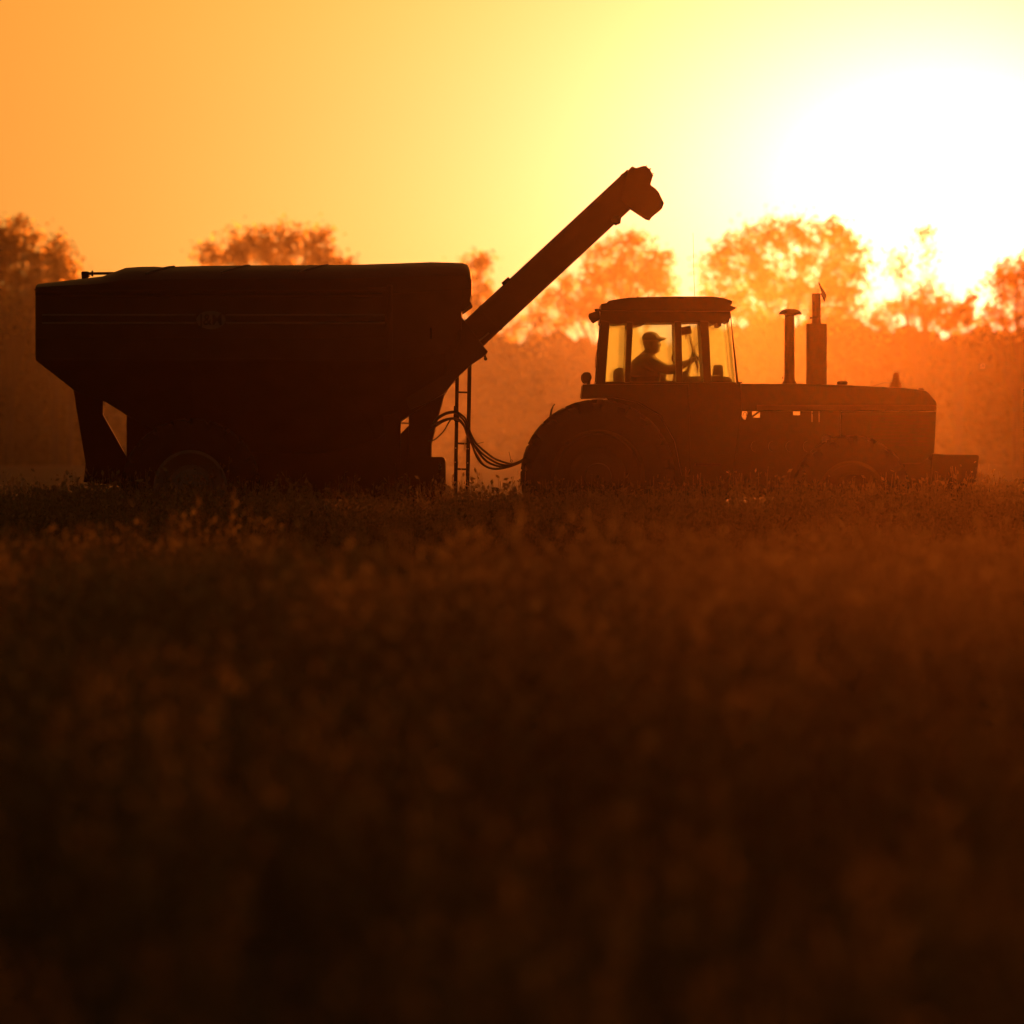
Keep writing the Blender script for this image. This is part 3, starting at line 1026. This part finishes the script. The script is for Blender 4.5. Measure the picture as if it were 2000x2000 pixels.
# weights at the nose
MB().prism([(1820, 885.5), (1850, 888), (1850, 960), (1822, 960)], 99.5, 100.5).build('weight_bracket', B, tractor, bevel=.01)
for k in range(10):
    y = 99.5 + k * .1
    MB().prism([(1830, 887.3), (1908.5, 888.3), (1912, 890), (1912.3, 893), (1908, 925), (1906.5, 932), (1901, 985), (1890, 995), (1850, 1000), (1832, 990)], y, y + .085, 99.5).build('front_weight', B, tractor, bevel=.008)

# stacks
sx = P(1542, 700, 100)
MB().lathe_z(P(1541.5, 700, 100).x, 99.9, [(.001, zz(612)), (.058, zz(612)), (.062, zz(640)), (.063, zz(735)), (.068, zz(743)), (.09, zz(748)), (.09, zz(752)), (.001, zz(752))]).build('air_intake', B, tractor, smooth=True)
MB().lathe_z(P(1543.2, 700, 100).x, 99.9, [(.001, zz(603.2)), (.055, zz(603.5)), (.105, zz(606)), (.135, zz(611)), (.143, zz(613)), (.136, zz(614.5)), (.085, zz(614)), (.065, zz(617)), (.001, zz(617))]).build('intake_cap', B, tractor, smooth=True, ang=50)
MB().prism([(1527.5, 736), (1530, 735.5), (1530, 740), (1527.5, 740)], 99.85, 99.95).build('intake_clamp', B, tractor)
muf = MB().lathe_z(P(1594.2, 700, 100).x, 99.9, [(.001, zz(632.5)), (.122, zz(632.5)), (.127, zz(634.5)), (.127, zz(752)), (.001, zz(752))], 32).build('muffler', B, tractor, smooth=True)
MB().lathe_z(P(1593.8, 700, 100).x, 99.9, [(.001, zz(573.3)), (.052, zz(573.3)), (.0545, zz(576)), (.0535, zz(625)), (.06, zz(633)), (.001, zz(633))], 24).build('exhaust_pipe', B, muf, smooth=True)
MB().prism([(1581.5, 619), (1603, 619), (1603, 622.5), (1581.5, 622.5)], 99.84, 99.97).build('pipe_clamp', B, muf, bevel=.003)
flap = MB().prism([(1598.6, 551.3), (1600.2, 551), (1604.5, 560), (1611, 569), (1614.6, 577.5), (1612.3, 584), (1610.8, 589.6), (1608.5, 584), (1602.8, 573.5), (1605, 571)], 99.83, 99.97)
flap.build('rain_flap', B, muf, bevel=.003)

# rear fenders with lights
for s in (0, 1):
    y0, y1 = (98.98, 99.42) if s == 0 else (100.58, 101.02)
    fe = MB().prism([(1138, 750.6), (1345, 750.6), (1350, 930), (1332, 930), (1318, 862), (1290, 812), (1245, 786), (1200, 777), (1163, 777.5), (1137, 778), (1135.6, 774)], y0, y1, 98.98)
    fe.build('rear_fender', G, tractor, bevel=.012)
    lt = MB()
    ym = (y0 + y1) / 2 - .05
    pts = [(-37, 0), (-33, -28), (-12, -41), (16, -39), (34, -18), (37, 6), (24, 26), (22, 44), (12, 60), (12, 30), (-4, 40), (-22, 34)]
    lt.prism(poly4(*[(642 + a, 762 + b) for a, b in [(-37, -4), (-34, -28), (-20, -40), (6, -42), (26, -36), (37, -10), (36, 8), (26, 30), (26, 52), (10, 52), (8, 36), (-6, 42), (-22, 34), (-33, 16)]]), ym, ym + .09, 99.1)
    lt.build('fender_lamp', B, tractor, bevel=.012)

# cab
cabbase = MB().prism([(1163, 745), (1447, 747), (1449, 803), (1432, 930), (1330, 985), (1240, 985), (1200, 800)], 99.22, 100.78).build('cab_body', G, tractor, bevel=.015)
roof = MB().prism(poly4((750, 207), (792, 200), (806, 183), (880, 169), (960, 159), (1100, 153.5), (1300, 150), (1600, 150), (1680, 162), (1740, 183), (1738, 210), (1724, 216), (1776, 237), (1722, 262), (748, 258)), 99.02, 100.98)
roof = roof.build('cab_roof', G, tractor, bevel=.012)
for x in (1027, 1105):
    MB().tube([P(*z4(x, 160), 99.4), P(*z4(x, 147), 99.4)], .009, 6).build('roof_stud', B, roof)
rb = MB()
rb.prism(poly4((700, 247), (760, 250), (760, 275), (735, 262), (703, 262)), 99.1, 99.2)
rb.build('roof_bracket', B, roof)
MB().prism(poly4((746, 250), (1720, 252), (1727, 300), (1720, 330), (1712, 348), (1690, 338), (1660, 348), (1655, 376), (1628, 374), (1626, 350), (1590, 362), (1560, 345), (1470, 344), (1355, 348), (1283, 349), (1078, 350), (1072, 360), (1005, 372), (990, 368), (930, 352), (880, 359), (815, 356), (738, 356)), 99.14, 100.86).build('cab_header', G, tractor, bevel=.006)


def post(tl, tr, br, bl, name='cab_post', ylist=((99.12, 99.20), (100.80, 100.88))):
    q = [z4(*tl), z4(*tr), z4(*br), z4(*bl)]
    dd = [(q[0][0] - 1000) * .0165, 0, 0, (q[3][0] - 1000) * .0165]
    q2 = [(p[0] + e, p[1]) for p, e in zip(q, dd)]
    for a, b in ylist:
        MB().prism(q2, a, b, 99.12).build(name, G, tractor, bevel=.008)


post((738, 330), (815, 345), (781, 812), (700, 812))
post((930, 340), (992, 345), (967, 800), (914, 800))
post((1283, 340), (1355, 340), (1366, 800), (1296, 800))
post((1473, 335), (1560, 338), (1582, 800), (1503, 800))
post((1694, 262), (1727, 268), (1789, 812), (1744, 812))
MB().prism(poly4((1786, 795), (1815, 795), (1814, 803), (1786, 806)), 99.2, 99.3).build('cowl_latch', B, tractor)
# rubber door handle on the third post
MB().prism(poly4((1281, 605), (1287, 590), (1294, 592), (1296, 640), (1284, 640)), 99.08, 99.14).build('door_handle', B, tractor, bevel=.004)
# glass: side panes, rear pane, windshield
for y in (99.155, 100.845):
    MB().prism(poly4((800, 352), (1712, 345), (1758, 795), (770, 795)), y, y + .006, 99.12).build('side_window', M['glass'], tractor)
fr = MB()
for a, b in (((1712, 300), (1764, 800)), ((790, 345), (752, 800))):
    q = [z4(*a), (z4(*a)[0] + 1.2, z4(*a)[1]), (z4(*b)[0] + 1.2, z4(*b)[1]), z4(*b)]
    MB().prism(q, 99.21, 100.79, 99.21).build('windshield' if a[0] > 1000 else 'rear_window', M['glass'], tractor)
# work lamp under the rear edge of the roof
wl = MB().prism(poly4((653, 296), (660, 280), (735, 254), (742, 300), (744, 320), (694, 354), (682, 350), (660, 318)), 99.06, 99.22).build('work_lamp', B, tractor, bevel=.008)
MB().tube([P(*z4(712, 262), 99.14), P(*z4(702, 248), 99.14), P(*z4(760, 250), 99.14)], .008, 6).build('lamp_bracket', B, wl)
# loose cable at the rear post
MB().tube(smooth_path([P(*z4(735, 440), 99.1), P(*z4(724, 500), 99.1), P(*z4(722, 540), 99.1), P(*z4(712, 600), 99.1), P(*z4(709, 640), 99.1), P(*z4(706, 690), 99.1)], 4), .005, 5).build('lamp_cable', M['hose'], tractor)
# aerial
MB().tube([P(1356.5, 582, 99.6), P(1353.5, 455, 99.6)], [.0035, .002], 5).build('aerial', B, tractor)
# lever behind the rear tyre
MB().tube([P(1074.5, 816, 99.5), P(1077.5, 800, 99.5), P(1080.5, 793, 99.5), P(1084, 789, 99.5)], [.014, .012, .007, .006], 6).build('hitch_lever', B, tractor)

# cab interior
seat = MB().prism(poly4((846, 800), (843, 730), (848, 708), (862, 692), (885, 686), (912, 689), (925, 700), (940, 800)), 99.72, 100.22).build('seat_back', M['seat'], tractor, bevel=.03, seg=3, smooth=True)
MB().prism(poly4((860, 800), (1150, 815), (1150, 850), (860, 850)), 99.72, 100.22).build('seat_cushion', M['seat'], tractor, bevel=.02)
MB().prism(poly4((1020, 762), (1180, 748), (1190, 800), (1020, 800)), 99.6, 99.7).build('armrest', M['seat'], tractor, bevel=.01)
MB().prism(poly4((1195, 735), (1240, 740), (1243, 770), (1262, 786), (1288, 786), (1298, 742), (1320, 742), (1322, 830), (1195, 830)), 99.66, 99.8).build('control_console', B, tractor, bevel=.006)
MB().prism(poly4((1366, 720), (1395, 705), (1420, 750), (1500, 752), (1510, 830), (1366, 830)), 99.7, 100.3).build('dash_console', B, tractor, bevel=.008)
MB().prism(poly4((1575, 747), (1640, 747), (1715, 757), (1724, 768), (1740, 776), (1740, 820), (1575, 820)), 99.5, 100.5).build('dash_console', B, tractor, bevel=.006)
mon = MB().prism(poly4((1602, 666), (1660, 665), (1664, 674), (1672, 678), (1674, 752), (1644, 752), (1644, 744), (1590, 744)), 99.5, 99.62).build('display', B, tractor, bevel=.004)
bx = MB().prism(poly4((1340, 386), (1424, 370), (1436, 422), (1431, 430), (1424, 432), (1340, 448)), 99.3, 99.5).build('radio_box', B, tractor, bevel=.006)
MB().tube([P(*z4(1391, 434), 99.4), P(*z4(1389, 460), 99.4), P(*z4(1391, 472), 99.4)], [.007, .006, .009], 6).build('microphone', B, bx)
# steering wheel seen edge on
swc, swt = P(*z4(1449, 565), 99.95), P(*z4(1418, 436), 99.95)
ax = (swt - swc); R_ = ax.length; ax.normalize()
ay_ = Vector((0, 1, 0))
sw = MB().tube([swc + (ax * math.cos(a) + ay_ * math.sin(a)) * R_ for a in [2 * math.pi * k / 32 for k in range(33)]], .013, 8)
nrm_ = ax.cross(ay_)
for a in (0.5, 2.6, 4.71):
    sw.tube([swc, swc + (ax * math.cos(a) + ay_ * math.sin(a)) * R_], .009, 6)
sw = sw.build('steering_wheel', B, tractor, smooth=True)
MB().tube([swc, P(*z4(1400, 740), 99.95)], [.018, .028], 8).build('steering_column', B, tractor)
MB().tube(smooth_path([P(*z4(1488, 496), 99.3), P(*z4(1470, 518), 99.3), P(*z4(1452, 530), 99.3)], 3), .006, 5).build('mirror_arm', B, tractor)
MB().tube(smooth_path([P(*z4(1474, 690), 99.4), P(*z4(1478, 720), 99.4), P(*z4(1462, 722), 99.4)], 3), .005, 5).build('key_cord', M['hose'], tractor)

# wheels
for s in (0, 1):
    y0, y1 = (98.86, 99.44) if s == 0 else (100.56, 101.14)
    wheel('rear_wheel', 1168, 931, .940, y0, y1, .56, tractor, 98.86, lug=.044, nlug=18, flip=bool(s))
for s in (0, 1):
    y0, y1 = (98.9, 99.3) if s == 0 else (100.7, 101.1)
    wheel('front_wheel', 1664, 966, .722, y0, y1, .40, tractor, 98.9, lug=.03, nlug=18, flip=bool(s))
for x, y in ((1358, 905), (1362, 940)):
    MB().prism([(x, y), (x + 50, y), (x + 50, y + 5), (x, y + 5)], 99.0, 99.3).build('step', B, tractor, bevel=.005)
MB().prism([(1330, 860), (1425, 856), (1430, 975), (1345, 975)], 99.3, 99.7).build('fuel_tank', B, tractor, bevel=.02)


# ------------------------------------------------------------------ driver
def skin_mesh(chains, name):
    """chains: list of (points, radii); the first point of a later chain joins the nearest earlier vertex"""
    vs, es, rs = [], [], []
    for ci, (pts, rad) in enumerate(chains):
        prev = None
        for i, (p, r) in enumerate(zip(pts, rad)):
            p = Vector(p)
            if ci and i == 0:
                prev = min(range(len(vs)), key=lambda k: (Vector(vs[k]) - p).length)
                continue
            vs.append(p); rs.append(r)
            if prev is not None:
                es.append((prev, len(vs) - 1))
            prev = len(vs) - 1
    me = bpy.data.meshes.new(name)
    me.from_pydata([tuple(v) for v in vs], es, [])
    o = bpy.data.objects.new(name, me)
    C.objects.link(o)
    o.modifiers.new('skin', 'SKIN')
    for i, sv in enumerate(me.skin_vertices[0].data):
        r = rs[i]
        sv.radius = r if isinstance(r, tuple) else (r, r)
        sv.use_root = (i == 0)
    s = o.modifiers.new('sub', 'SUBSURF'); s.levels = 2; s.render_levels = 2
    dg = bpy.context.evaluated_depsgraph_get()
    out = bpy.data.meshes.new_from_object(o.evaluated_get(dg))
    bpy.data.objects.remove(o)
    return out


DY = 99.97


def D(x, y, dy=0.0):
    return P(*z4(x, y), DY + dy)


pel = D(1050, 822)
chains = [
    ([pel, D(1062, 770), D(1078, 715), D(1088, 660), D(1102, 615), D(1112, 578), D(1122, 545)],
     [.20, .23, .232, .20, .135, .076, .068]),
]
for s in (-1, 1):
    sh = D(1105, 640, s * .19)
    hand = D(1438, 634, s * .17)
    el = D(1262, 712, s * .27)
    chains.append(([D(1088, 660), sh, sh.lerp(el, .5), el, el.lerp(hand, .45), hand], [0, .098, .084, .070, .056, .034]))
    chains.append(([hand, hand.lerp(D(1466, 606, s * .16), .8)], [0, .036]))
    hip = D(1070, 838, s * .1)
    kn = D(1230, 842, s * .17)
    ft = D(1270, 1010, s * .14)
    chains.append(([pel, hip, hip.lerp(kn, .5), kn, kn.lerp(ft, .5), ft, ft + Vector((.2, 0, -.03))], [0, .1, .092, .07, .06, .045, .042]))
body_me = skin_mesh(chains, 'person')

# head built from horizontal slices of the profile
head = MB()
# (row in z4, front x, back x, half width m)
slc = [(418, 1150, 1095, .03), (432, 1172, 1078, .055), (455, 1186, 1066, .070), (480, 1193, 1062, .075), (496, 1194, 1063, .076), (503, 1199, 1065, .075), (512, 1206, 1067, .073), (519, 1207, 1069, .071),
       (525, 1199, 1071, .069), (533, 1197, 1074, .066), (541, 1199, 1077, .062), (548, 1194, 1080, .060), (556, 1195, 1084, .056), (566, 1193, 1090, .050), (575, 1180, 1096, .044), (584, 1160, 1100, .04)]
rings = []
for y, xf, xb, hw in slc:
    ring = []
    for k in range(20):
        a = 2 * math.pi * k / 20
        cxm, hx = (xf + xb) / 2, (xf - xb) / 2
        ca = math.cos(a)
        w_ = hw * (abs(math.sin(a)) ** (.75 if ca < .6 else 1.05))
        ring.append(D(cxm + hx * ca, y) + Vector((0, math.copysign(w_, math.sin(a)), 0)))
    rings.append(ring)
head.loft(rings)
for s in (-1, 1):   # ears, eyes
    e = D(1122, 520, s * .076)
    head.loft([[e + Vector((r * math.cos(a), dy * s, 1.5 * r * math.sin(a))) for a in [k * math.pi / 5 for k in range(10)]] for r, dy in ((.012, -.012), (.02, 0), (.017, .014))])
# fingers closing on the wheel rim
for s in (-1, 1):
    for k in range(4):
        b0 = D(1448, 622, s * .17) + Vector((0, (k - 1.5) * .02, 0))
        L = (.9, 1.05, 1.0, .8)[k]
        p = [b0, b0 + Vector((.028 * L, 0, .028 * L)), b0 + Vector((.055 * L, 0, .022)), b0 + Vector((.058 * L, 0, -.012)), b0 + Vector((.04 * L, 0, -.028))]
        head.tube(smooth_path(p, 3), .0095, 8)
    t0 = D(1440, 634, s * .17 - s * .03)
    head.tube(smooth_path([t0, t0 + Vector((.02, -s * .025, .005)), t0 + Vector((.05, -s * .02, .01)), t0 + Vector((.062, -s * .005, .0))], 3), .011, 8)
bm = bmesh.new()
bm.from_mesh(body_me)
tmp = bpy.data.meshes.new('h')
tmp.from_pydata(head.v, [], head.f)
bm.from_mesh(tmp)
bmesh.ops.recalc_face_normals(bm, faces=bm.faces)
pm = bpy.data.meshes.new('person')
off = Vector((D(1050, 822).x, DY, 0.9))
bmesh.ops.translate(bm, verts=bm.verts, vec=-off)
bm.to_mesh(pm)
bm.free()
po = bpy.data.objects.new('person_src', pm)
C.objects.link(po)
rm = po.modifiers.new('r', 'REMESH'); rm.mode = 'VOXEL'; rm.voxel_size = .0075
smo = po.modifiers.new('s', 'SMOOTH'); smo.factor = .5; smo.iterations = 2
dg = bpy.context.evaluated_depsgraph_get()
fin = bpy.data.meshes.new_from_object(po.evaluated_get(dg))
bpy.data.objects.remove(po)
fin.name = 'person'
fin.materials.clear()
fin.materials.append(M['shirt']); fin.materials.append(M['skin'])
hx0 = (D(1420, 640) - off).x
nz = (D(1100, 588) - off).z
for p in fin.polygons:
    c = p.center
    p.use_smooth = True
    p.material_index = 1 if (c.z > nz or (c.x > hx0 and c.z > -.05)) else 0
person = bpy.data.objects.new('person', fin)
person.location = off
C.objects.link(person)
tag(person, 'driver in a peaked cap and work shirt seated in the tractor cab, holding the wheel', 'person')
# peaked cap
cm = MB()
rings = []
for y, xf, xb, hw in ((478, 1198, 1058, .083), (455, 1192, 1061, .080), (436, 1180, 1070, .070), (423, 1164, 1084, .052), (415, 1143, 1108, .026), (413, 1128, 1120, .006)):
    ring = []
    for k in range(24):
        a = 2 * math.pi * k / 24
        cxm, hx = (xf + xb) / 2, (xf - xb) / 2
        ring.append(D(cxm + hx * math.cos(a), y) + Vector((0, hw * math.sin(a), 0)))
    rings.append(ring)
cm.loft(rings)
br = []
for k in range(9):
    a = -1.1 + 2.2 * k / 8
    br.append((math.cos(a), math.sin(a)))
top, bot = [], []
for ca, sa in br:
    bx_ = 1150 + 46 * ca
    o_ = D(1158 + 84 * ca ** .8, 464) + Vector((0, .078 * sa / .89, -.03 * sa * sa))
    i_ = D(bx_, 452) + Vector((0, .08 * sa / .89, 0))
    top.append((i_, o_))
for (i1, o1), (i2, o2) in zip(top[:-1], top[1:]):
    dz = Vector((0, 0, -.008))
    cm.add([i1, o1, o2, i2, i1 + dz * 6, o1 + dz * 1.6, o2 + dz * 1.6, i2 + dz * 6], [(0, 1, 2, 3), (7, 6, 5, 4), (0, 4, 5, 1), (1, 5, 6, 2), (2, 6, 7, 3), (3, 7, 4, 0)])
cm.build('peaked_cap', M['cap'], person, smooth=True, ang=40)
